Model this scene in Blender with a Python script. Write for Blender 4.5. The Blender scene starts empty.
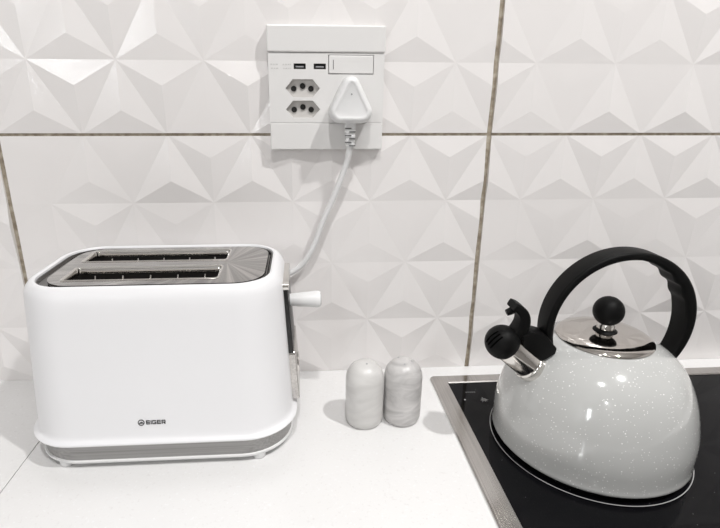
import bpy, bmesh, math, random
from mathutils import Vector, Matrix
random.seed(4)
S = bpy.context.scene
COL = S.collection
PI = math.pi
ZC = -0.3102            # worktop surface height; the grout cross on the wall is the origin

# ------------------------------------------------------------------ materials
def mat(name, color, rough=0.4, metal=0.0, coat=0.0, spec=0.5):
    m = bpy.data.materials.new(name); m.use_nodes = True
    b = m.node_tree.nodes['Principled BSDF']
    b.inputs['Base Color'].default_value = (*color, 1)
    b.inputs['Roughness'].default_value = rough
    b.inputs['Metallic'].default_value = metal
    b.inputs['Coat Weight'].default_value = coat
    b.inputs['Coat Roughness'].default_value = 0.06
    b.inputs['Specular IOR Level'].default_value = spec
    return m
def nt(m): return m.node_tree.nodes, m.node_tree.links, m.node_tree.nodes['Principled BSDF']
def ramp(n, stops, interp='LINEAR'):
    r = n.new('ShaderNodeValToRGB'); r.color_ramp.interpolation = interp
    e = r.color_ramp.elements
    while len(e) > 1: e.remove(e[-1])
    e[0].position, e[0].color = stops[0][0], (*stops[0][1], 1)
    for p, c in stops[1:]:
        k = e.new(p); k.color = (*c, 1)
    return r
def objco(n): return n.new('ShaderNodeTexCoord').outputs['Object']

def add_bump(m, scale, strength, dist=0.0005, detail=2.0):
    n, l, b = nt(m)
    t = n.new('ShaderNodeTexNoise'); t.inputs['Scale'].default_value = scale; t.inputs['Detail'].default_value = detail
    l.new(objco(n), t.inputs['Vector'])
    bp = n.new('ShaderNodeBump'); bp.inputs['Strength'].default_value = strength; bp.inputs['Distance'].default_value = dist
    l.new(t.outputs['Fac'], bp.inputs['Height']); l.new(bp.outputs['Normal'], b.inputs['Normal'])

M = {}
def glazed():
    m = mat('glazed_tile', (0.845, 0.82, 0.81), 0.22, 0, 0.9, 0.3); n, l, b = nt(m)
    b.inputs['Coat Roughness'].default_value = 0.05
    t = n.new('ShaderNodeTexNoise'); t.inputs['Scale'].default_value = 480; t.inputs['Detail'].default_value = 1.5
    l.new(objco(n), t.inputs['Vector'])
    bp = n.new('ShaderNodeBump'); bp.inputs['Strength'].default_value = 0.35; bp.inputs['Distance'].default_value = 0.0010
    l.new(t.outputs['Fac'], bp.inputs['Height']); l.new(bp.outputs['Normal'], b.inputs['Coat Normal'])
    return m
M['tile'] = glazed()
def grout():
    m = mat('grout', (0.42, 0.37, 0.30), 0.9); n, l, b = nt(m)
    t = n.new('ShaderNodeTexNoise'); t.inputs['Scale'].default_value = 130; t.inputs['Detail'].default_value = 5
    l.new(objco(n), t.inputs['Vector'])
    r = ramp(n, [(0.3, (0.24, 0.20, 0.15)), (0.5, (0.37, 0.32, 0.25)), (0.72, (0.52, 0.47, 0.39))])
    l.new(t.outputs['Fac'], r.inputs['Fac']); l.new(r.outputs['Color'], b.inputs['Base Color']); return m
M['grout'] = grout()
def quartz():
    m = mat('white_quartz', (0.86, 0.855, 0.85), 0.22); n, l, b = nt(m)
    v = n.new('ShaderNodeTexNoise'); v.inputs['Scale'].default_value = 330; v.inputs['Detail'].default_value = 1
    l.new(objco(n), v.inputs['Vector'])
    r = ramp(n, [(0.0, (0.70, 0.69, 0.68)), (0.25, (0.77, 0.76, 0.755)), (0.36, (0.81, 0.805, 0.80)), (0.66, (0.81, 0.805, 0.80)), (0.74, (0.85, 0.85, 0.85))])
    l.new(v.outputs['Fac'], r.inputs['Fac']); l.new(r.outputs['Color'], b.inputs['Base Color']); return m
M['quartz'] = quartz()
M['paint'] = mat('white_paint', (0.82, 0.81, 0.80), 0.7)
M['paint_far'] = mat('grey_paint', (0.42, 0.41, 0.40), 0.7)
M['floor'] = mat('floor_screed', (0.45, 0.43, 0.41), 0.5)
M['white'] = mat('white_plastic', (0.80, 0.80, 0.80), 0.32)
M['shell'] = mat('white_toaster_shell', (0.85, 0.85, 0.865), 0.36)
M['socket'] = mat('socket_plastic', (0.78, 0.77, 0.76), 0.3)
M['socket_in'] = mat('socket_recess', (0.60, 0.58, 0.56), 0.4)
M['gap'] = mat('dark_joint', (0.10, 0.10, 0.10), 0.6)
M['dark'] = mat('dark_hole', (0.015, 0.014, 0.013), 0.5)
M['void'] = mat('slot_black', (0.001, 0.001, 0.001), 0.9, 0, 0, 0.0)
M['faint'] = mat('faint_print', (0.62, 0.61, 0.60), 0.5)
M['print'] = mat('black_print', (0.02, 0.02, 0.02), 0.5)
M['black'] = mat('black_plastic', (0.004, 0.004, 0.004), 0.5, 0, 0, 0.13); add_bump(M['black'], 900, 0.12, 0.0002)
M['chrome'] = mat('chrome', (0.72, 0.70, 0.67), 0.12, 1.0)
M['mirror'] = mat('polished_lid_steel', (0.60, 0.57, 0.54), 0.08, 1.0)
M['linen'] = mat('dark_slot_liner', (0.012, 0.011, 0.010), 0.6, 0, 0, 0.2)
M['bezel'] = mat('smoked_chrome', (0.11, 0.105, 0.10), 0.12, 1.0)
M['track'] = mat('black_track', (0.012, 0.012, 0.012), 0.25)
M['greyend'] = mat('grey_cap', (0.35, 0.35, 0.36), 0.4)
def brushed(name, col, axis, rough=0.28, aniso=(4, 700)):
    m = mat(name, col, rough, 1.0); n, l, b = nt(m)
    mp = n.new('ShaderNodeMapping'); sc = [aniso[1]]*3; sc[axis] = aniso[0]
    mp.inputs['Scale'].default_value = sc
    t = n.new('ShaderNodeTexNoise'); t.inputs['Scale'].default_value = 1.0; t.inputs['Detail'].default_value = 3
    l.new(objco(n), mp.inputs['Vector']); l.new(mp.outputs['Vector'], t.inputs['Vector'])
    r = ramp(n, [(0.3, tuple(c*0.82 for c in col)), (0.7, tuple(min(1, c*1.12) for c in col))])
    l.new(t.outputs['Fac'], r.inputs['Fac']); l.new(r.outputs['Color'], b.inputs['Base Color'])
    bp = n.new('ShaderNodeBump'); bp.inputs['Strength'].default_value = 0.06; bp.inputs['Distance'].default_value = 0.0003
    l.new(t.outputs['Fac'], bp.inputs['Height']); l.new(bp.outputs['Normal'], b.inputs['Normal']); return m
M['steel_x'] = brushed('brushed_steel_band', (0.36, 0.355, 0.35), 0, 0.42)
M['steel_y'] = brushed('brushed_hob_trim', (0.60, 0.58, 0.56), 1, 0.19)
def radial():
    m = mat('brushed_top_painted_sheen', (0.45, 0.44, 0.43), 0.24, 1.0); n, l, b = nt(m)
    mp = n.new('ShaderNodeMapping'); mp.inputs['Location'].default_value = (0.3030, 0.0850, 0.1256)
    nm = n.new('ShaderNodeVectorMath'); nm.operation = 'NORMALIZE'
    l.new(objco(n), mp.inputs['Vector']); l.new(mp.outputs['Vector'], nm.inputs[0])
    t = n.new('ShaderNodeTexNoise'); t.inputs['Scale'].default_value = 4.5; t.inputs['Detail'].default_value = 7; t.inputs['Roughness'].default_value = 0.75
    l.new(nm.outputs['Vector'], t.inputs['Vector'])
    r = ramp(n, [(0.30, (0.24, 0.235, 0.23)), (0.5, (0.45, 0.44, 0.43)), (0.68, (0.82, 0.80, 0.78))])  # radial highlight streaks of the brushed steel, painted into the base colour
    l.new(t.outputs['Fac'], r.inputs['Fac']); l.new(r.outputs['Color'], b.inputs['Base Color'])
    return m
M['panel'] = radial()
def enamel():
    m = mat('speckled_enamel', (0.51, 0.52, 0.515), 0.11, 0, 0.5, 0.5); m.node_tree.nodes['Principled BSDF'].inputs['Coat Roughness'].default_value = 0.035; n, l, b = nt(m)
    tc = objco(n)
    def spots(scale, rad, thr):
        v = n.new('ShaderNodeTexVoronoi'); v.inputs['Scale'].default_value = scale
        l.new(tc, v.inputs['Vector'])
        a = n.new('ShaderNodeMath'); a.operation = 'LESS_THAN'; a.inputs[1].default_value = rad
        l.new(v.outputs['Distance'], a.inputs[0])
        s = n.new('ShaderNodeSeparateColor'); l.new(v.outputs['Color'], s.inputs['Color'])
        c = n.new('ShaderNodeMath'); c.operation = 'GREATER_THAN'; c.inputs[1].default_value = thr
        l.new(s.outputs['Red'], c.inputs[0])
        d = n.new('ShaderNodeMath'); d.operation = 'MULTIPLY'
        l.new(a.outputs[0], d.inputs[0]); l.new(c.outputs[0], d.inputs[1]); return d
    a, c = spots(330, 0.15, 0.25), spots(170, 0.105, 0.30)
    mx = n.new('ShaderNodeMath'); mx.operation = 'MAXIMUM'
    l.new(a.outputs[0], mx.inputs[0]); l.new(c.outputs[0], mx.inputs[1])
    mix = n.new('ShaderNodeMix'); mix.data_type = 'RGBA'
    mix.inputs['A'].default_value = (0.52, 0.525, 0.515, 1); mix.inputs['B'].default_value = (0.90, 0.90, 0.89, 1)
    l.new(mx.outputs[0], mix.inputs['Factor']); l.new(mix.outputs['Result'], b.inputs['Base Color']); return m
M['enamel'] = enamel()
def glass():
    m = mat('black_ceramic_glass', (0.004, 0.004, 0.005), 0.05, 0, 0.0, 0.14); n, l, b = nt(m)
    v = n.new('ShaderNodeTexVoronoi'); v.inputs['Scale'].default_value = 110
    l.new(objco(n), v.inputs['Vector'])
    a = n.new('ShaderNodeMath'); a.operation = 'LESS_THAN'; a.inputs[1].default_value = 0.045
    l.new(v.outputs['Distance'], a.inputs[0])
    mix = n.new('ShaderNodeMix'); mix.data_type = 'RGBA'
    mix.inputs['A'].default_value = (0.004, 0.004, 0.005, 1); mix.inputs['B'].default_value = (0.16, 0.16, 0.16, 1)
    l.new(a.outputs[0], mix.inputs['Factor']); l.new(mix.outputs['Result'], b.inputs['Base Color']); return m
M['glass'] = glass()
M['zone'] = mat('printed_zone_line', (0.42, 0.42, 0.42), 0.3)
M['mark'] = mat('pale_mark', (0.42, 0.42, 0.42), 0.4)
M['markdim'] = mat('dim_mark', (0.07, 0.07, 0.07), 0.4)
def marble(name, lo, hi, amount):
    m = mat(name, hi, 0.33); n, l, b = nt(m)
    mp = n.new('ShaderNodeMapping'); mp.inputs['Scale'].default_value = (1, 1, 2.6); mp.inputs['Rotation'].default_value = (0.25, 0.3, 0)
    t = n.new('ShaderNodeTexNoise'); t.inputs['Scale'].default_value = 26; t.inputs['Detail'].default_value = 7; t.inputs['Distortion'].default_value = 1.6
    l.new(objco(n), mp.inputs['Vector']); l.new(mp.outputs['Vector'], t.inputs['Vector'])
    r = ramp(n, [(0.5-amount, lo), (0.5+amount, hi)])
    l.new(t.outputs['Fac'], r.inputs['Fac']); l.new(r.outputs['Color'], b.inputs['Base Color']); return m
M['stone_pale'] = marble('pale_marble', (0.60, 0.59, 0.575), (0.70, 0.69, 0.675), 0.25)
M['stone_grey'] = marble('veined_marble', (0.44, 0.43, 0.425), (0.67, 0.655, 0.645), 0.2)

# ------------------------------------------------------------------ mesh helpers
def obj(name, bm, material, parent=None, smooth=None, loc=None):
    """link a bmesh (world coordinates unless loc is given) as one mesh object"""
    bmesh.ops.recalc_face_normals(bm, faces=bm.faces)
    me = bpy.data.meshes.new(name); bm.to_mesh(me); bm.free()
    if isinstance(material, (list, tuple)):
        for m in material: me.materials.append(m)
    else: me.materials.append(material)
    if smooth is not None:
        for p in me.polygons: p.use_smooth = True
        me.set_sharp_from_angle(angle=math.radians(smooth))
    o = bpy.data.objects.new(name, me); COL.objects.link(o)
    if parent:
        o.parent = parent
        o.matrix_parent_inverse = Matrix.Translation(-origin(parent))
    return o
ORI = {}
def origin(o): return ORI.get(o.name, Vector((0, 0, 0)))
def thing(name, label, cat, loc, group=None):
    o = bpy.data.objects.new(name, None); COL.objects.link(o)
    o.location = loc; ORI[o.name] = Vector(loc); o.empty_display_size = 0.02
    o['label'] = label; o['category'] = cat
    if group: o['group'] = group
    return o
def tag(o, label, cat, group=None):
    o['label'] = label; o['category'] = cat
    if group: o['group'] = group
    return o
def structure(o): o['kind'] = 'structure'; return o

def box(bm, x0, x1, y0, y1, z0, z1, bev=0.0, seg=2):
    r = bmesh.ops.create_cube(bm, size=1.0)
    vs = r['verts']
    for v in vs:
        v.co = Vector((x0 + (v.co.x+.5)*(x1-x0), y0 + (v.co.y+.5)*(y1-y0), z0 + (v.co.z+.5)*(z1-z0)))
    if bev > 0:
        es = list({e for v in vs for e in v.link_edges})
        bmesh.ops.bevel(bm, geom=es, offset=bev, segments=seg, profile=0.5, affect='EDGES')
    return bm
def B(*a, **k): return box(bmesh.new(), *a, **k)
def loft(bm, rings, cap0=True, cap1=True, closed=False):
    R = [[bm.verts.new(p) for p in r] for r in rings]
    n = len(R[0])
    pairs = list(zip(R, R[1:])) + ([(R[-1], R[0])] if closed else [])
    for a, b in pairs:
        for i in range(n):
            j = (i+1) % n
            bm.faces.new((a[i], a[j], b[j], b[i]))
    if not closed:
        if cap0: bm.faces.new(R[0][::-1])
        if cap1: bm.faces.new(R[-1])
    return bm
def rrect(cx, cy, hx, hy, r, n=10):
    P = []
    for k, (sx, sy) in enumerate([(1, 1), (-1, 1), (-1, -1), (1, -1)]):
        for i in range(n+1):
            a = PI/2*(k+i/n); P.append((cx+sx*(hx-r)+r*math.cos(a), cy+sy*(hy-r)+r*math.sin(a)))
    return P
def lathe(prof, c=(0, 0, 0), axis=(0, 0, 1), seg=48, cap0=True, cap1=True):
    """revolve (radius, height) pairs about an axis through c"""
    bm = bmesh.new(); A = Vector(axis).normalized()
    U = A.orthogonal().normalized(); V = A.cross(U); c = Vector(c)
    rings = [[c + A*h + (U*math.cos(2*PI*i/seg) + V*math.sin(2*PI*i/seg))*max(r, 1e-5) for i in range(seg)] for r, h in prof]
    loft(bm, rings, cap0, cap1); bmesh.ops.remove_doubles(bm, verts=bm.verts, dist=1e-6)
    return bm
def catmull(P, n=8):
    P = [Vector(p) for p in P]; Q = []
    E = [2*P[0]-P[1]] + P + [2*P[-1]-P[-2]]
    for i in range(1, len(E)-2):
        a, b, c, d = E[i-1:i+3]
        for k in range(n):
            t = k/n
            Q.append(0.5*((2*b) + (c-a)*t + (2*a-5*b+4*c-d)*t*t + (3*b-a-3*c+d)*t**3))
    Q.append(P[-1]); return Q
def tube(bm, P, rad, seg=12, closed=False):
    P = [Vector(p) for p in P]; N = len(P); rings = []; u = None
    for i in range(N):
        if closed: t = P[(i+1) % N]-P[i-1]
        else: t = P[min(i+1, N-1)]-P[max(i-1, 0)]
        t.normalize()
        if u is None: u = t.orthogonal().normalized()
        else: u = (u - t*u.dot(t)).normalized()
        w = t.cross(u); r = rad(i/(N-1)) if callable(rad) else rad
        rings.append([P[i]+(u*math.cos(2*PI*k/seg)+w*math.sin(2*PI*k/seg))*r for k in range(seg)])
    return loft(bm, rings, closed=closed)
def prism(bm, outline, d0, d1, to):
    """extrude a 2-D outline; to(a, b, depth) gives the world point"""
    return loft(bm, [[to(a, b, d0) for a, b in outline], [to(a, b, d1) for a, b in outline]])

# ------------------------------------------------------------------ room shell
RX0, RX1, RY, RZ0, RZ1 = -2.0, 1.9, -2.7, -1.21, 1.29
def wall_tiles():
    W, H, s, r = 0.56, 0.3136, 0.56/6, 0.0784
    AP = -0.0035                                   # how far each pyramid's tip stands out
    bm = bmesh.new()
    def patch(c, k):
        x0, z0 = c*W, k*H; rnd = random.Random(17*c+101*k+5)
        b = bmesh.new(); cache = {}
        def vert(x, z, y):
            key = (round(x, 5), round(z, 5))
            if key not in cache: cache[key] = b.verts.new((x, y, z))
            return cache[key]
        for j in range(-1, 5):
            for i in range(-2, 8):
                off = 0.5*(j % 2)
                A = ((i+off)*s, j*r); Bp = ((i+1+off)*s, j*r); C = ((i+.5+off)*s, (j+1)*r)
                D = ((i+1.5+off)*s, (j+1)*r)
                for tri in ((A, Bp, C), (Bp, D, C)):
                    g = (sum(p[0] for p in tri)/3, sum(p[1] for p in tri)/3)
                    gv = vert(x0+g[0], z0+g[1], AP*rnd.choice((0.15, 0.5, 0.75, 1.0, 1.0, 1.35)))
                    vs = [vert(x0+p[0], z0+p[1], 0.0 if abs(p[1]) < 1e-6 or abs(p[1]-H) < 1e-6 else rnd.choice((0.0, -0.0004, -0.0012))) for p in tri]
                    for a, c2 in ((0, 1), (1, 2), (2, 0)): b.faces.new((vs[a], vs[c2], gv))
        gx, gz = 0.0030, 0.0016
        for co, no in (((x0+gx, 0, 0), (-1, 0, 0)), ((x0+W-gx, 0, 0), (1, 0, 0)), ((0, 0, z0+gz), (0, 0, -1)), ((0, 0, z0+H-gz), (0, 0, 1))):
            bmesh.ops.bisect_plane(b, geom=b.verts[:]+b.edges[:]+b.faces[:], plane_co=co, plane_no=no, clear_outer=True)
        # soften the creases as a glaze does, then close the sides back to the grout bed
        e = [x for x in b.edges if x.is_boundary]
        x = bmesh.ops.extrude_edge_only(b, edges=e)
        for v in x['geom']:
            if isinstance(v, bmesh.types.BMVert): v.co.y = 0.004
        me = bpy.data.meshes.new('t'); b.to_mesh(me); b.free(); bm.from_mesh(me); bpy.data.meshes.remove(me)
    for c in range(-4, 4):
        for k in range(-1, 4): patch(c, k)
    bmesh.ops.bisect_plane(bm, geom=bm.verts[:]+bm.edges[:]+bm.faces[:], plane_co=(RX0, 0, 0), plane_no=(-1, 0, 0), clear_outer=True)
    bmesh.ops.bisect_plane(bm, geom=bm.verts[:]+bm.edges[:]+bm.faces[:], plane_co=(RX1, 0, 0), plane_no=(1, 0, 0), clear_outer=True)
    bmesh.ops.recalc_face_normals(bm, faces=bm.faces)
    tiles = set(bm.faces)
    box(bm, RX0, RX1, 0.0018, 0.1, RZ0, RZ1)       # grout bed and the wall behind
    for f in bm.faces:
        if f not in tiles: f.material_index = 1
    return structure(obj('wall_back', bm, [M['tile'], M['grout']]))
wall_tiles()
structure(obj('floor', B(RX0, RX1, RY, 0.1, RZ0-0.1, RZ0), M['floor']))
structure(obj('ceiling', B(RX0, RX1, RY, 0.1, RZ1, RZ1+0.1), M['paint']))
structure(obj('wall_left', B(RX0-0.1, RX0, RY, 0.1, RZ0, RZ1), M['paint']))
structure(obj('wall_right', B(RX1, RX1+0.1, RY, 0.1, RZ0, RZ1), M['paint']))
structure(obj('wall_front', B(RX0, RX1, RY-0.1, RY, RZ0, RZ1), M['paint_far']))

# ------------------------------------------------------------------ worktop (a cut-out for the hob, a seam left of the toaster)
HX0, HX1, HY1, HY0 = -0.0586, 0.520, -0.0271, -0.535
SEAM = -0.508
def worktop():
    bm = bmesh.new()
    z0, z1, yf = ZC-0.03, ZC, -0.62
    m = 0.012
    box(bm, SEAM+0.0005, HX0+m, yf, -0.0006, z0, z1)
    box(bm, HX1-m, 1.2, yf, -0.0006, z0, z1)
    box(bm, HX0+m, HX1-m, HY1-m, -0.0006, z0, z1)
    box(bm, HX0+m, HX1-m, yf, HY0+m, z0, z1)
    return tag(obj('worktop', bm, M['quartz']), 'white speckled worktop slab carrying the toaster, with the hob set into it', 'worktop')
worktop()
tag(obj('worktop', B(RX0+0.4, SEAM-0.0005, -0.62, -0.0006, ZC-0.03, ZC), M['quartz']),
    'white worktop slab at far left, beyond the thin seam beside the toaster', 'worktop')

# ------------------------------------------------------------------ hob
hob = thing('hob', 'black glass hob with brushed steel trim set into the worktop under the kettle', 'hob', (0.23, -0.28, ZC))
def ring_frame(o, i, z0, z1):
    x0, x1, y0, y1 = o; a0, a1, b0, b1 = i
    bm = bmesh.new(); e = 0.0012
    def rect(x0, x1, y0, y1, z, r): return [(x, y, z) for x, y in rrect((x0+x1)/2, (y0+y1)/2, (x1-x0)/2, (y1-y0)/2, r, 5)]
    loft(bm, [rect(x0, x1, y0, y1, z0, 0.005), rect(x0, x1, y0, y1, z1-e, 0.005), rect(x0+e, x1-e, y0+e, y1-e, z1, 0.004),
              rect(a0-e, a1+e, b0-e, b1+e, z1, 0.0012), rect(a0, a1, b0, b1, z1-e, 0.001), rect(a0, a1, b0, b1, z0, 0.001)], closed=True)
    return bm
GX0, GX1, GY0, GY1 = HX0+0.0205, HX1-0.0205, HY0+0.02, HY1-0.0172
obj('trim', ring_frame((HX0, HX1, HY0, HY1), (GX0, GX1, GY0, GY1), ZC+0.0002, ZC+0.0030), M['steel_y'], hob)
obj('glass_plate', B(GX0+0.0001, GX1-0.0001, GY0+0.0001, GY1-0.0001, ZC-0.006, ZC+0.0014), M['glass'], hob)
ZG = ZC+0.0014
def annulus(cx, cy, r0, r1, z0, z1, seg=128):
    bm = bmesh.new()
    c = lambda r, z: [(cx+r*math.cos(2*PI*i/seg), cy+r*math.sin(2*PI*i/seg), z) for i in range(seg)]
    return loft(bm, [c(r0, z0), c(r1, z0), c(r1, z1), c(r0, z1)], closed=True)
KX, KY = 0.0805, -0.1575
obj('cooking_zone', annulus(0.0807, -0.157, 0.0986, 0.0994, ZG, ZG+0.0002), M['zone'], hob)
obj('cooking_zone', annulus(0.375, -0.175, 0.0786, 0.0794, ZG, ZG+0.0002), M['zone'], hob)
obj('cooking_zone', annulus(0.36, -0.385, 0.0986, 0.0994, ZG, ZG+0.0002), M['zone'], hob)
def spark():
    bm = bmesh.new(); cx, cy = -0.0049, -0.0828
    for k, (a, ln) in enumerate([(0.1, .006), (0.9, .0045), (1.7, .006), (2.5, .0042), (3.3, .005), (4.0, .006), (4.9, .0045), (5.6, .005)]):
        c, s = math.cos(a), math.sin(a); w = .0011
        prism(bm, [(cx-s*w, cy+c*w), (cx+s*w, cy-c*w), (cx+c*ln, cy+s*ln)], ZG, ZG+.0002, lambda x, y, z: (x, y, z))
    prism(bm, [(-0.0281+.0012*math.cos(t), -0.0813+.0012*math.sin(t)) for t in (0, 1, 2, 3, 4, 5)], ZG, ZG+.0002, lambda x, y, z: (x, y, z))
    return bm
obj('glass_mark', spark(), M['mark'], hob)  # pale star-shaped mark and a dot on the glass
def dim():
    bm = bmesh.new()
    for k in range(5):
        x = -0.0225+k*0.0026
        box(bm, x, x+0.0018, -0.0672, -0.0645, ZG, ZG+0.0002)
    return bm
obj('glass_mark', dim(), M['markdim'], hob)  # row of dim dashes on the glass

# ------------------------------------------------------------------ wall socket
PY = -0.012
sk = thing('wall_socket', 'white square wall outlet plate with two sockets, two USB ports and a switch', 'wall socket', (-0.193, -0.001, 0.049))
PX0, PX1, PZ0, PZ1 = -0.2563, -0.1298, -0.0158, 0.1138
obj('base_plate', B(PX0+0.001, PX1-0.001, PY+0.0085, -0.0005, PZ0+0.001, PZ1-0.001), M['gap'], sk)
def fp(x0, x1, z0, z1, y=PY, bev=0.0011): return B(x0, x1, y, -0.0008, z0, z1, bev=bev)
obj('cover_strip', B(PX0-0.0008, PX1+0.0008, PY-0.0016, -0.0005, 0.0868, PZ1, bev=0.0015), M['socket'], sk)
# the centre plate, with openings for the switch, the sockets and the USB ports
def hexo(cx, cz, hw, hh): return [(cx-hw, cz), (cx-hw*.58, cz-hh), (cx+hw*.58, cz-hh), (cx+hw, cz), (cx+hw*.58, cz+hh), (cx-hw*.58, cz+hh)]
def rect2(x0, x1, z0, z1): return [(x0, z0), (x1, z0), (x1, z1), (x0, z1)]
H1, H2 = hexo(-0.2193, 0.0501, 0.0189, 0.0094), hexo(-0.2193, 0.0280, 0.0189, 0.0092)
U1, U2 = rect2(-0.2288, -0.2158, 0.0698, 0.0755), rect2(-0.2071, -0.1939, 0.0698, 0.0755)
SW = rect2(-0.1912, -0.1414, 0.0648, 0.0845)
def plate_with_holes(outer, holes, y0, y1):
    bm = bmesh.new(); es = []
    for loop in [outer]+holes:
        vs = [bm.verts.new((x, y0, z)) for x, z in loop]
        es += [bm.edges.new((vs[i], vs[(i+1) % len(vs)])) for i in range(len(vs))]
    bmesh.ops.triangle_fill(bm, edges=es, use_beauty=True)
    r = bmesh.ops.extrude_face_region(bm, geom=bm.faces[:])
    for v in r['geom']:
        if isinstance(v, bmesh.types.BMVert): v.co.y = y1
    return bm
obj('face_plate', plate_with_holes(rect2(PX0, PX1, 0.0136, 0.0863), [H1, H2, U1, U2, SW], PY, PY+0.009), M['socket'], sk)
obj('lower_strip', B(PX0, PX1, PY-0.0004, -0.0005, PZ0, 0.0132, bev=0.0009), M['socket'], sk)
rk = obj('switch', B(SW[0][0]+0.0006, SW[1][0]-0.0006, PY-0.0009, PY+0.0085, SW[0][1]+0.0006, SW[2][1]-0.0006, bev=0.0008), M['socket'], sk)
obj('switch_line', B(-0.1861, -0.1854, PY-0.0012, PY, 0.0697, 0.0793), M['gap'], rk)
for hx in (H1, H2):
    cz = sum(p[1] for p in hx)/6
    s = obj('socket_insert', plate_with_holes(hx, [], PY+0.0055, PY+0.009), M['socket_in'], sk)
    for dx, dz in ((-0.0098, -0.0004), (0.0, 0.0024), (0.0092, -0.0004)):
        rim = obj('pin_hole', lathe([(0.0031, 0), (0.0031, .0016), (0.0026, .0018), (0.0026, .0004), (0, .0004)], (-0.2195+dx, PY+0.0058, cz+dz), (0, -1, 0), 20), [M['dark']], s)
for u in (U1, U2):
    bm = bmesh.new()
    x0, x1, z0, z1 = u[0][0], u[1][0], u[0][1], u[2][1]; t = 0.0007
    box(bm, x0, x1, PY+.0003, PY+.006, z0, z0+t); box(bm, x0, x1, PY+.0003, PY+.006, z1-t, z1)
    box(bm, x0, x0+t, PY+.0003, PY+.006, z0, z1); box(bm, x1-t, x1, PY+.0003, PY+.006, z0, z1)
    up = obj('usb_port', bm, M['dark'], sk)
    obj('port_tongue', B(x0+.0022, x1-.0022, PY+.0012, PY+.007, z0+.0018, z0+.0032), M['greyend'], up)
bm = bmesh.new()
for x, w in ((-.2538, .0022), (-.2508, .0016), (-.2484, .0026), (-.2408, .0018), (-.2382, .0022), (-.2352, .0016), (-.2330, .0012)):
    box(bm, x, x+w, PY-.0002, PY+.001, .0738, .0750)
    box(bm, x+.0004, x+w+.0003, PY-.0002, PY+.001, .0700, .0710)
obj('faint_print', bm, M['faint'], sk)

# ------------------------------------------------------------------ plug and cord
pl = thing('power_cord', 'white power cord with triangular three-pin plug pushed into the wall outlet', 'power cord', (-0.168, -0.02, 0.04))
def plug_body():
    C = [(-0.1677, 0.0525, 0.0100), (-0.1790, 0.0258, 0.0120), (-0.1564, 0.0258, 0.0120)]   # corner circles of the rounded triangle
    G = (-.1677, .0340)
    def outline(inset, y):
        P = []
        for i in range(84):
            a = 2*PI*i/84; d = (math.cos(a), math.sin(a))
            cx, cz, r = max(C, key=lambda c: c[0]*d[0]+c[1]*d[1]+c[2])
            rr = max(r-inset, .003); f = 1-max(0, inset-(r-.003))/.03
            P.append((G[0]+(cx-G[0])*f+rr*d[0], y, G[1]+(cz-G[1])*f+rr*d[1]))
        return P
    return loft(bmesh.new(), [outline(.0008, PY-.001), outline(0, PY-.003), outline(0, PY-.017), outline(.0007, PY-.0215), outline(.0022, PY-.0245),
              outline(.0040, PY-.0258), outline(.0056, PY-.0262), outline(.0068, PY-.0256), outline(.0078, PY-.0252)])
pb = obj('plug_body', plug_body(), M['white'], pl, 60)
obj('screw_hole', lathe([(0.0009, 0), (0.0009, 0.0006), (0, 0.0006)], (-0.1677, PY-0.0249, 0.0440), (0, -1, 0), 14), M['greyend'], pb)
def relief():
    bm = bmesh.new(); prof = []
    z = 0.0165; x0, y0 = -0.1679, -0.0255
    rings = []
    for i in range(6):
        w = 0.0063-0.0002*i
        for dz, ww in ((0, w), (-.0036, w-.0001), (-.00365, w-.0009), (-.0046, w-.0009)):
            rings.append([(x, y, z+dz) for x, y in rrect(x0, y0, ww, ww*0.8, 0.0018, 4)])
        z -= 0.0047
    return loft(bm, rings)
rl = obj('strain_relief', relief(), M['white'], pl, 40)
bm = bmesh.new()
for i in range(6):                                   # staggered slots in the moulded sleeve
    z = 0.0085-0.0037*i; x = -0.1679+(0.0022 if i % 2 else -0.0024)
    box(bm, x-.0034, x+.0034, -0.0312, -0.0290, z-.0005, z+.0005)
obj('sleeve_slot', bm, M['gap'], rl)
cab = [(-0.1680, -0.0255, -0.0090), (-0.1688, -0.0245, -0.0180), (-0.1722, -0.0215, -0.0335), (-0.1845, -0.018, -0.0675), (-0.1996, -0.016, -0.1030), (-0.2080, -0.0145, -0.1275),
       (-0.2205, -0.0135, -0.1500), (-0.2352, -0.0125, -0.1630), (-0.2500, -0.0110, -0.1690), (-0.2660, -0.0105, -0.1770), (-0.2770, -0.0105, -0.1880), (-0.2800, -0.0130, -0.1970), (-0.2803, -0.0148, -0.1990)]
obj('cable', tube(bmesh.new(), catmull(cab, 8), 0.0034, 12), M['white'], pl, 60)

# ------------------------------------------------------------------ toaster
TX, TY = -0.3676, -0.0890
to = thing('toaster', 'white two-slot toaster with brushed steel top and band, standing left on the worktop', 'toaster', (TX, TY, ZC))
def sec(hx, hy, r, z, cx=TX, cy=TY, n=12): return [(x, y, z) for x, y in rrect(cx, cy, hx, hy, r, n)]
bm = bmesh.new()
def cxz(z): k = min(1, max(0, (-.13-z)/.15)); return TX+.0006*k, TY-.0050*k
def bsec(hx, hy, r, z): return sec(hx, hy, r, z, *cxz(z))
shape = [(-.2792, .128, .0785, .047), (-.2806, .1325, .0830, .050), (-.2803, .1346, .0849, .051), (-.2790, .1352, .0854, .051), (-.2777, .1345, .0848, .051), (-.2766, .1324, .0830, .050), (-.2745, .1310, .0818, .050), (-.2710, .1305, .0812, .050),
         (-.2600, .1301, .0806, .049), (-.2200, .1282, .0782, .048), (-.1800, .1264, .0758, .047), (-.1500, .1252, .0742, .046), (-.1420, .1248, .0736, .046),
         (-.1350, .1242, .0726, .045), (-.1300, .1222, .0710, .043), (-.1262, .1192, .0689, .041), (-.1242, .1162, .0671, .039), (-.1238, .1140, .0659, .037),
         (-.1246, .1122, .0648, .035), (-.1275, .1116, .0643, .034), (-.1340, .1116, .0643, .034)]
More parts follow.
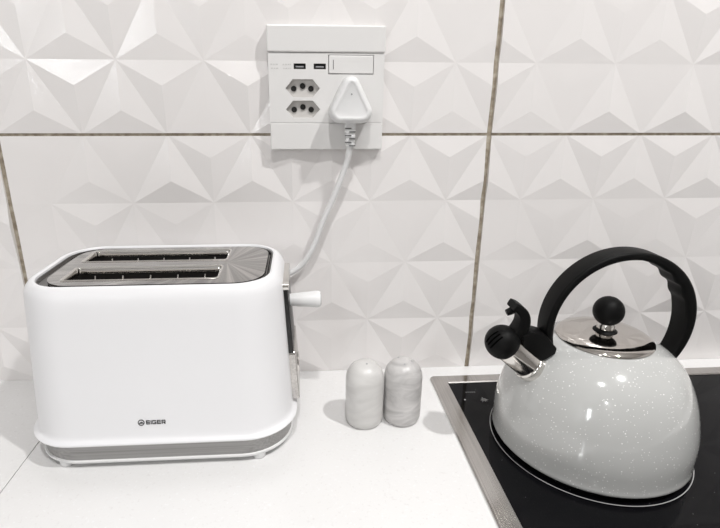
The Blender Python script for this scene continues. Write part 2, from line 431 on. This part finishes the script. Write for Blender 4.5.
loft(bm, [bsec(hx, hy, r, z) for z, hx, hy, r in shape], True, False)
body = obj('body', bm, M['shell'], to, 50)
bm = bmesh.new()
loft(bm, [bsec(.1296, .0798, .049, -.2798), bsec(.1288, .0790, .049, -.3002)])
obj('steel_band', bm, M['steel_x'], to, 50)
bm = bmesh.new()
loft(bm, [bsec(.1250, .0755, .046, -.3044), bsec(.1292, .0792, .049, -.3041), bsec(.1302, .0800, .049, -.3027), bsec(.1300, .0798, .049, -.3010), bsec(.1280, .0780, .048, -.2998)])
obj('base', bm, M['white'], to, 50)
for sx in (-1, 1):
    for sy in (-1, 1):
        obj('foot', lathe([(.0058, 0), (.0066, .001), (.0068, .0070)], (TX+.0008+sx*.0960, TY-.0050+sy*.0700, ZC), (0, 0, 1), 20), M['white'], to, 40)
# top: bezel, then the steel plate with two slots
PXc, PYc, PZt = -0.3652, -0.0875, -0.1256
bm = bmesh.new()
loft(bm, [sec(.1114, .0641, .034, -.1338), sec(.1114, .0641, .034, -.1262), sec(.1102, .0634, .033, -.1262), sec(.1088, .0628, .032, -.1285), sec(.1060, .0618, .031, -.1290, PXc, PYc), sec(.1040, .0602, .030, -.1290, PXc, PYc), sec(.1030, .0594, .029, -.1310, PXc, PYc)], False, False)
bz = obj('bezel', bm, M['bezel'], to, 30)
SL = [(-0.4530, -0.3060, -0.1335, -0.0965), (-0.4560, -0.3050, -0.0760, -0.0385)]
bm = bmesh.new(); es = []
loops = [rrect(PXc, PYc, .1042, .0600, .029, 10)]+[rrect((a+b)/2, (c+d)/2, (b-a)/2, (d-c)/2, .004, 4) for a, b, c, d in SL]
for loop in loops:
    vs = [bm.verts.new((x, y, PZt)) for x, y in loop]
    es += [bm.edges.new((vs[i], vs[(i+1) % len(vs)])) for i in range(len(vs))]
bmesh.ops.triangle_fill(bm, edges=es, use_beauty=True)
r = bmesh.ops.extrude_face_region(bm, geom=bm.faces[:])
for v in r['geom']:
    if isinstance(v, bmesh.types.BMVert): v.co.z -= 0.0022
tp = obj('top_plate', bm, M['panel'], to)
for a, b, c, d in SL:
    bm = bmesh.new()
    fl = lambda e, z: [(x, y, z) for x, y in rrect((a+b)/2, (c+d)/2, (b-a)/2+e, (d-c)/2+e, .004, 4)]
    loft(bm, [fl(-.0004, PZt-.0062), fl(-.0004, PZt+.0002), fl(.0004, PZt+.0008), fl(.0012, PZt+.0008), fl(.0018, PZt-.0002), fl(.0006, PZt-.0004), fl(.0003, PZt-.0062)], closed=True)
    obj('slot_rim', bm, M['chrome'], tp, 60)
    bm = bmesh.new()                                  # open-topped well
    w = lambda e, z: [(x, y, z) for x, y in rrect((a+b)/2, (c+d)/2, (b-a)/2+e, (d-c)/2+e, .004, 4)]
    loft(bm, [w(0.0002, PZt-.0003), w(0.0, PZt-.10), w(.0015, PZt-.1015), w(.0015, PZt-.0015)], closed=True)
    lowr = [bm.verts.new(p) for p in w(-.0002, PZt-.1)]; bm.faces.new(lowr)
    wl = obj('slot_liner', bm, M['linen'], to)
    bm = bmesh.new()
    for side in (c+.0055, d-.0055):
        tube(bm, [(a+.002, side, PZt-.0140), (b-.002, side, PZt-.0140)], .0007, 6)
        for k in range(5):
            x = a+.018+k*(b-a-.036)/4
            tube(bm, [(x, side+(.003 if side > (c+d)/2 else -.003), PZt-.008), (x, side, PZt-.0140), (x, side, PZt-.09)], .0007, 6)
    obj('wire_guide', bm, M['chrome'], wl, 60)
# the right-hand end: chrome surround, black lever track, lever, browning dial
def endx(z): return -0.2434 + (-.1500-z)*(0.0074/0.11)      # the shell's end face
def endplate(y0, y1, z0, z1, dx0, dx1):
    bm = bmesh.new()
    def rg(dx, e): return [(endx(z)+dx, y, z) for y, z in rrect(0.5*(y0+y1), 0.5*(z0+z1), (y1-y0)/2-e, (z1-z0)/2-e, .004, 4)]
    return loft(bm, [rg(dx0, 0), rg(dx1-.0006, 0), rg(dx1, .0006)])
cp = obj('end_panel', endplate(-.122, -.056, -.272, -.1385, -.003, .0050), M['track'], to, 40)
obj('top_cap', endplate(-.1235, -.0545, -.1455, -.1365, -.003, .0066), M['chrome'], cp, 40)
obj('control_strip', endplate(-.1225, -.0555, -.2735, -.214, -.003, .0066), M['steel_y'], cp, 40)
obj('browning_dial', lathe([(.012, 0), (.0118, .0014), (.010, .002), (0, .002)], (endx(-.245)+.0064, -.089, -.245), (1, 0, 0), 28), M['chrome'], cp, 40)
LZ = -.1685
lv = obj('lever', lathe([(.0060, -.004), (.0068, .0040), (.0074, .0085), (.0090, .0280), (.0091, .0325), (.0083, .0345)], (endx(LZ)+.0035, -.089, LZ), (1, 0, 0), 28), M['white'], to, 40)
obj('lever_cap', lathe([(.0066, 0), (.0066, .0008), (0, .0009)], (endx(LZ)+.0379, -.089, LZ), (1, 0, 0), 28), M['greyend'], lv)
# the printed name on the front
def front_y(z):
    k = (-.22-z)/.04
    return cxz(z)[1]-(.0782+.0026*k)
def logo():
    bm = bmesh.new(); x, h, w, t, gap = -.3768, .0040, .0036, .0010, .0008
    z0 = -.2603
    q = lambda a, b, d: (a, front_y(b)-0.0003+d, b)
    def bar(x0, x1, a, b): prism(bm, [(x0, a), (x1, a), (x1, b), (x0, b)], 0, .0010, q)
    s = .00062
    def E(x): bar(x, x+s*1.2, z0, z0+h); [bar(x+s, x+w, z0+k, z0+k+s) for k in (0, (h-s)/2, h-s)]
    E(x); x += w+gap
    bar(x, x+s*1.2, z0, z0+h); x += s*1.2+gap
    bar(x, x+s, z0, z0+h); bar(x+s, x+w, z0, z0+s); bar(x+s, x+w, z0+h-s, z0+h); bar(x+w-s, x+w, z0+s, z0+h*.55); bar(x+w*.5, x+w-s, z0+h*.40, z0+h*.55); x += w+gap
    E(x); x += w+gap
    bar(x, x+s*1.2, z0, z0+h); bar(x+s, x+w, z0+h-s, z0+h); bar(x+w-s, x+w, z0+h*.5, z0+h-s); bar(x+s, x+w, z0+h*.36, z0+h*.36+s)
    prism(bm, [(x+w*.45, z0+h*.36), (x+w*.8, z0+h*.36), (x+w, z0), (x+w-s*1.4, z0)], 0, .0010, q)
    cx, cz = -.3815, z0+h/2-.0001                      # ring with a peak inside
    n = 40; R = lambda r, d: [q(cx+r*math.cos(2*PI*i/n), cz+r*math.sin(2*PI*i/n), d) for i in range(n)]
    loft(bm, [R(.0025, 0), R(.0031, 0), R(.0031, .0010), R(.0025, .0010)], closed=True)
    prism(bm, [(cx-.0024, cz-.0009), (cx+.0024, cz-.0009), (cx+.0002, cz+.0010), (cx-.0004, cz+.0005)], 0, .0010, q)
    return bm
lg = obj('logo', logo(), M['print'], body)
lg['label'] = 'small black maker name and round emblem'

# ------------------------------------------------------------------ salt and pepper shakers
def shaker(label, x, y, material, holes):
    t = thing('shaker', label, 'shaker', (x, y, ZC), 'salt and pepper shakers')
    R, Hh = 0.0213, 0.0765
    prof = [(0, .0), (R*.80, .0), (R*.90, .0012), (R*.985, .0065), (R, .014)]+[(R, .014+k*.008) for k in range(1, 5)]
    zb = Hh-R*1.0
    prof += [(R*.999, zb-.004)]
    prof += [(R*math.cos(a) if a < PI/2-1e-3 else 0, zb+R*math.sin(a)) for a in [PI/2*k/14 for k in range(15)]]
    obj('shaker_body', lathe(prof, (x, y, ZC), (0, 0, 1), 48, True, False), material, t, 60)
    for ang, tilt in holes:
        d = Vector((math.cos(ang)*math.sin(tilt), math.sin(ang)*math.sin(tilt), math.cos(tilt)))
        p = Vector((x, y, ZC+zb))+d*(R*1.0-.0008)
        if abs(tilt) > .5: p = Vector((x, y, ZC+zb))+d*(R-.0008)
        obj('pour_hole', lathe([(.0010, 0), (.0010, .00105), (0, .00105)], p, d, 14), M['greyend'], t)
shaker('pale marble shaker with a single pour hole, left of the pair, nearer the toaster', -0.1560, -0.1120, M['stone_pale'], [(-1.4, .25)])
shaker('grey veined marble shaker with several pour holes, right of the pair, nearer the hob', -0.1125, -0.1100, M['stone_grey'], [(-1.7, .42), (-.3, .40), (2.2, .42), (-.35, 1.1)])

# ------------------------------------------------------------------ kettle
ke = thing('kettle', 'pale grey speckled whistling kettle with black arched handle, standing on the hob', 'kettle', (KX, KY, ZG))
K0 = lambda z: (KX, KY, z)
prof = [(0.0930, -.3030), (0.0965, -.3022), (0.0976, -.3005), (0.0972, -.2985), (0.0968, -.2930), (0.0972, -.2830), (0.0969, -.2720), (0.0952, -.2620), (0.0927, -.2500), (0.0896, -.2390), (0.0858, -.2290),
        (0.0811, -.2195), (0.0755, -.2105), (0.0680, -.2030), (0.0600, -.1968), (0.0520, -.1922), (0.0462, -.1894), (0.0452, -.1890), (0.0440, -.1895), (0.0440, -.1925)]
kb = obj('kettle_body', lathe(prof, K0(0), (0, 0, 1), 96), M['enamel'], ke, 50)
obj('base_ring', lathe([(.0890, ZG+.0001), (.0905, ZG+.0004), (.0905, -.3025), (.0890, -.3020)], K0(0), (0, 0, 1), 72), M['black'], ke, 40)
ld = obj('lid', lathe([(.0438, -.1900), (.0450, -.1888), (.0456, -.1880), (.0454, -.1873), (.0440, -.1862), (.0410, -.1845), (.0370, -.1831), (.0310, -.1820), (.0200, -.1812), (.0080, -.1809), (0, -.1809)], K0(0), (0, 0, 1), 72), M['mirror'], ke, 40)
obj('knob_collar', lathe([(.0110, -.1815), (.0114, -.1806), (.0098, -.1794), (.0078, -.1784)], K0(0), (0, 0, 1), 32), M['black'], ld, 40)
obj('knob_neck', lathe([(.0076, -.1788), (.0084, -.1780), (.0084, -.1752), (.0076, -.1728), (.0072, -.1722)], K0(0), (0, 0, 1), 32), M['chrome'], ld, 40)
kr, kz = .0145, -.1598
obj('knob', lathe([(kr*math.sin(PI*k/24)*(1.0), kz-kr*math.cos(PI*k/24)*1.03) for k in range(25)], K0(0), (0, 0, 1), 40), M['black'], ld, 60)
# handle: a flat strap bent into an arch, thicker and rippled where the fingers close on it
def handle():
    bm = bmesh.new(); rings = []
    cx, cz, R = KX+.0062, -.1700, .0750
    yc = KY-.0045
    a0, a1 = math.radians(200), math.radians(-33)
    N = 110
    for i in range(N+1):
        f = i/N; a = a0+(a1-a0)*f
        th = .0072 + .0040*max(0, math.sin(PI*min(1, max(0, (f-.50)/.50))))
        if .57 < f < .79: th += .0013*math.sin((f-.57)/.22*2*PI*3)*math.sin(PI*(f-.57)/.22)
        hw = .0110+.0012*math.sin(PI*f)
        ro = R+.0004; ri = R-th
        c, s = math.cos(a), math.sin(a)
        P = []
        for u, v in rrect(0, (ro+ri)/2, hw, (ro-ri)/2, min(.0028, (ro-ri)*.35), 4):
            P.append((cx+c*v, yc+u, cz+s*v))
        rings.append(P)
    return loft(bm, rings)
obj('handle', handle(), M['black'], ke, 40)
# spout: steel sleeve with a hinged black ball cap, its bracket and thumb lever
SY = KY-.0090
ball = Vector((KX-.1090, SY, -.1862)); root = Vector((KX-.0735, SY, -.2165))
ax = (ball-root).normalized(); L = (ball-root).length
obj('spout', lathe([(.0158, -.006), (.0162, .004), (.0162, .0070), (.0150, .0080), (.0146, .0095), (.0144, L-.010), (.0124, L-.006)], root, ax, 40), M['chrome'], ke, 40)
br = .0170
def cap():
    bm = lathe([(br*math.sin(PI*k/28), -br*math.cos(PI*k/28)) for k in range(29)], ball, ax, 48)
    return bm
wc = obj('whistle_cap', cap(), M['black'], ke, 60)
bm = bmesh.new()                                      # three whistle slots on the ball's upper left
d0 = Vector((-.76, -.47, .45)).normalized()
tg = Vector((.80, -.02, .60)); tg = (tg-d0*tg.dot(d0)).normalized(); sd = d0.cross(tg)
for k in (-1, 0, 1):
    P = []
    for i in range(11):
        g = -.48+i*.096
        d = d0*math.cos(.24*k)+sd*math.sin(.24*k)
        d = (d*math.cos(g)+tg*math.sin(g)).normalized()
        P.append(ball+d*(br-.0001))
    tube(bm, P, .0008, 6)
obj('whistle_slot', bm, M['void'], wc)
def xz(P, y0, y1):
    bm = bmesh.new(); prism(bm, [(KX+x, z) for x, z in P], y0, y1, lambda a, b, d: (a, d, b))
    bmesh.ops.recalc_face_normals(bm, faces=bm.faces)
    es = [e for e in bm.edges]
    bmesh.ops.bevel(bm, geom=es, offset=.0012, segments=2, profile=.5, affect='EDGES'); return bm
obj('bracket', xz([(-.0945, -.1760), (-.0850, -.1715), (-.0700, -.1760), (-.0580, -.1900), (-.0590, -.1960), (-.0700, -.2030), (-.0790, -.1985), (-.0900, -.1890)], SY-.0105, SY+.0105), M['black'], ke, 35)
lev = [(-.0975, -.1790), (-.0935, -.1710), (-.0918, -.1630), (-.0935, -.1550), (-.0990, -.1490), (-.1040, -.1462)]
bm = bmesh.new(); rings = []
P2 = catmull([(KX+x, SY, z) for x, z in lev], 6)
for i, p in enumerate(P2):
    t = (P2[min(i+1, len(P2)-1)]-P2[max(i-1, 0)]).normalized(); nrm = Vector((0, 1, 0)).cross(t)
    f = i/(len(P2)-1); th = .0066-.0030*f; hw = .0085
    rings.append([p+Vector((0, 1, 0))*a+nrm*b for a, b in rrect(0, 0, hw, th, min(.002, th*.5), 3)])
loft(bm, rings)
tl = obj('thumb_lever', bm, M['black'], ke, 40)
obj('lever_hook', tube(bmesh.new(), catmull([(KX-.1000, SY, -.1505), (KX-.1050, SY, -.1535), (KX-.1085, SY, -.1550)], 5), lambda f: .0040-.0008*f, 10), M['black'], tl, 60)

# ------------------------------------------------------------------ lamps: recessed ceiling lights and the daylight of the room
def area(name, loc, aim, size, power, color=(1, 1, 1), shape='DISK', size_y=None):
    d = bpy.data.lights.new(name, 'AREA'); d.shape = shape; d.size = size; d.energy = power; d.color = color
    if size_y: d.size_y = size_y
    o = bpy.data.objects.new(name, d); COL.objects.link(o); o.location = loc
    o.rotation_euler = (Vector(aim)-Vector(loc)).to_track_quat('-Z', 'Y').to_euler(); return o
area('downlight', (0.46, -0.66, 1.27), (0.46, -0.66, 0), 0.055, 16.5, (1, 0.99, 0.98))
area('downlight', (-0.20, -0.90, 1.27), (-0.20, -0.90, 0), 0.055, 10, (1, 0.99, 0.98))
area('downlight', (-0.55, -2.45, 1.27), (-0.55, -2.45, 0), 0.06, 6, (1, 0.99, 0.98))
area('window_daylight', (-1.63, -2.69, 0.45), (-1.2, 0, 0.0), 0.22, 14, (0.95, 0.98, 1), 'RECTANGLE', 0.95)
w = bpy.data.worlds.new('world'); S.world = w; w.use_nodes = True
w.node_tree.nodes['Background'].inputs['Color'].default_value = (0.9, 0.95, 1, 1)
w.node_tree.nodes['Background'].inputs['Strength'].default_value = 0.3

# ------------------------------------------------------------------ camera
f_px = 500.2921
fw = Vector((0.0647111868560415, 0.9459814352289446, -0.31769831697917))
rt = Vector((0.9977472074491484, -0.06697854141089087, 0.0037927586128955))
up = rt.cross(fw)
cam = bpy.data.cameras.new('camera'); co = bpy.data.objects.new('camera', cam); COL.objects.link(co)
cam.sensor_fit = 'HORIZONTAL'; cam.sensor_width = 36; cam.lens = f_px/720*36
cam.shift_x = 24.55/720; cam.clip_start = 0.01
mw = Matrix((rt, up, -fw)).transposed().to_4x4(); mw.translation = Vector((-0.2225, -0.596, 0.0418))
co.matrix_world = mw
S.camera = co
S.view_settings.view_transform = 'Standard'; S.view_settings.look = 'None'
S.view_settings.gamma = 1; S.view_settings.use_curve_mapping = False
S.view_settings.exposure = -0.03
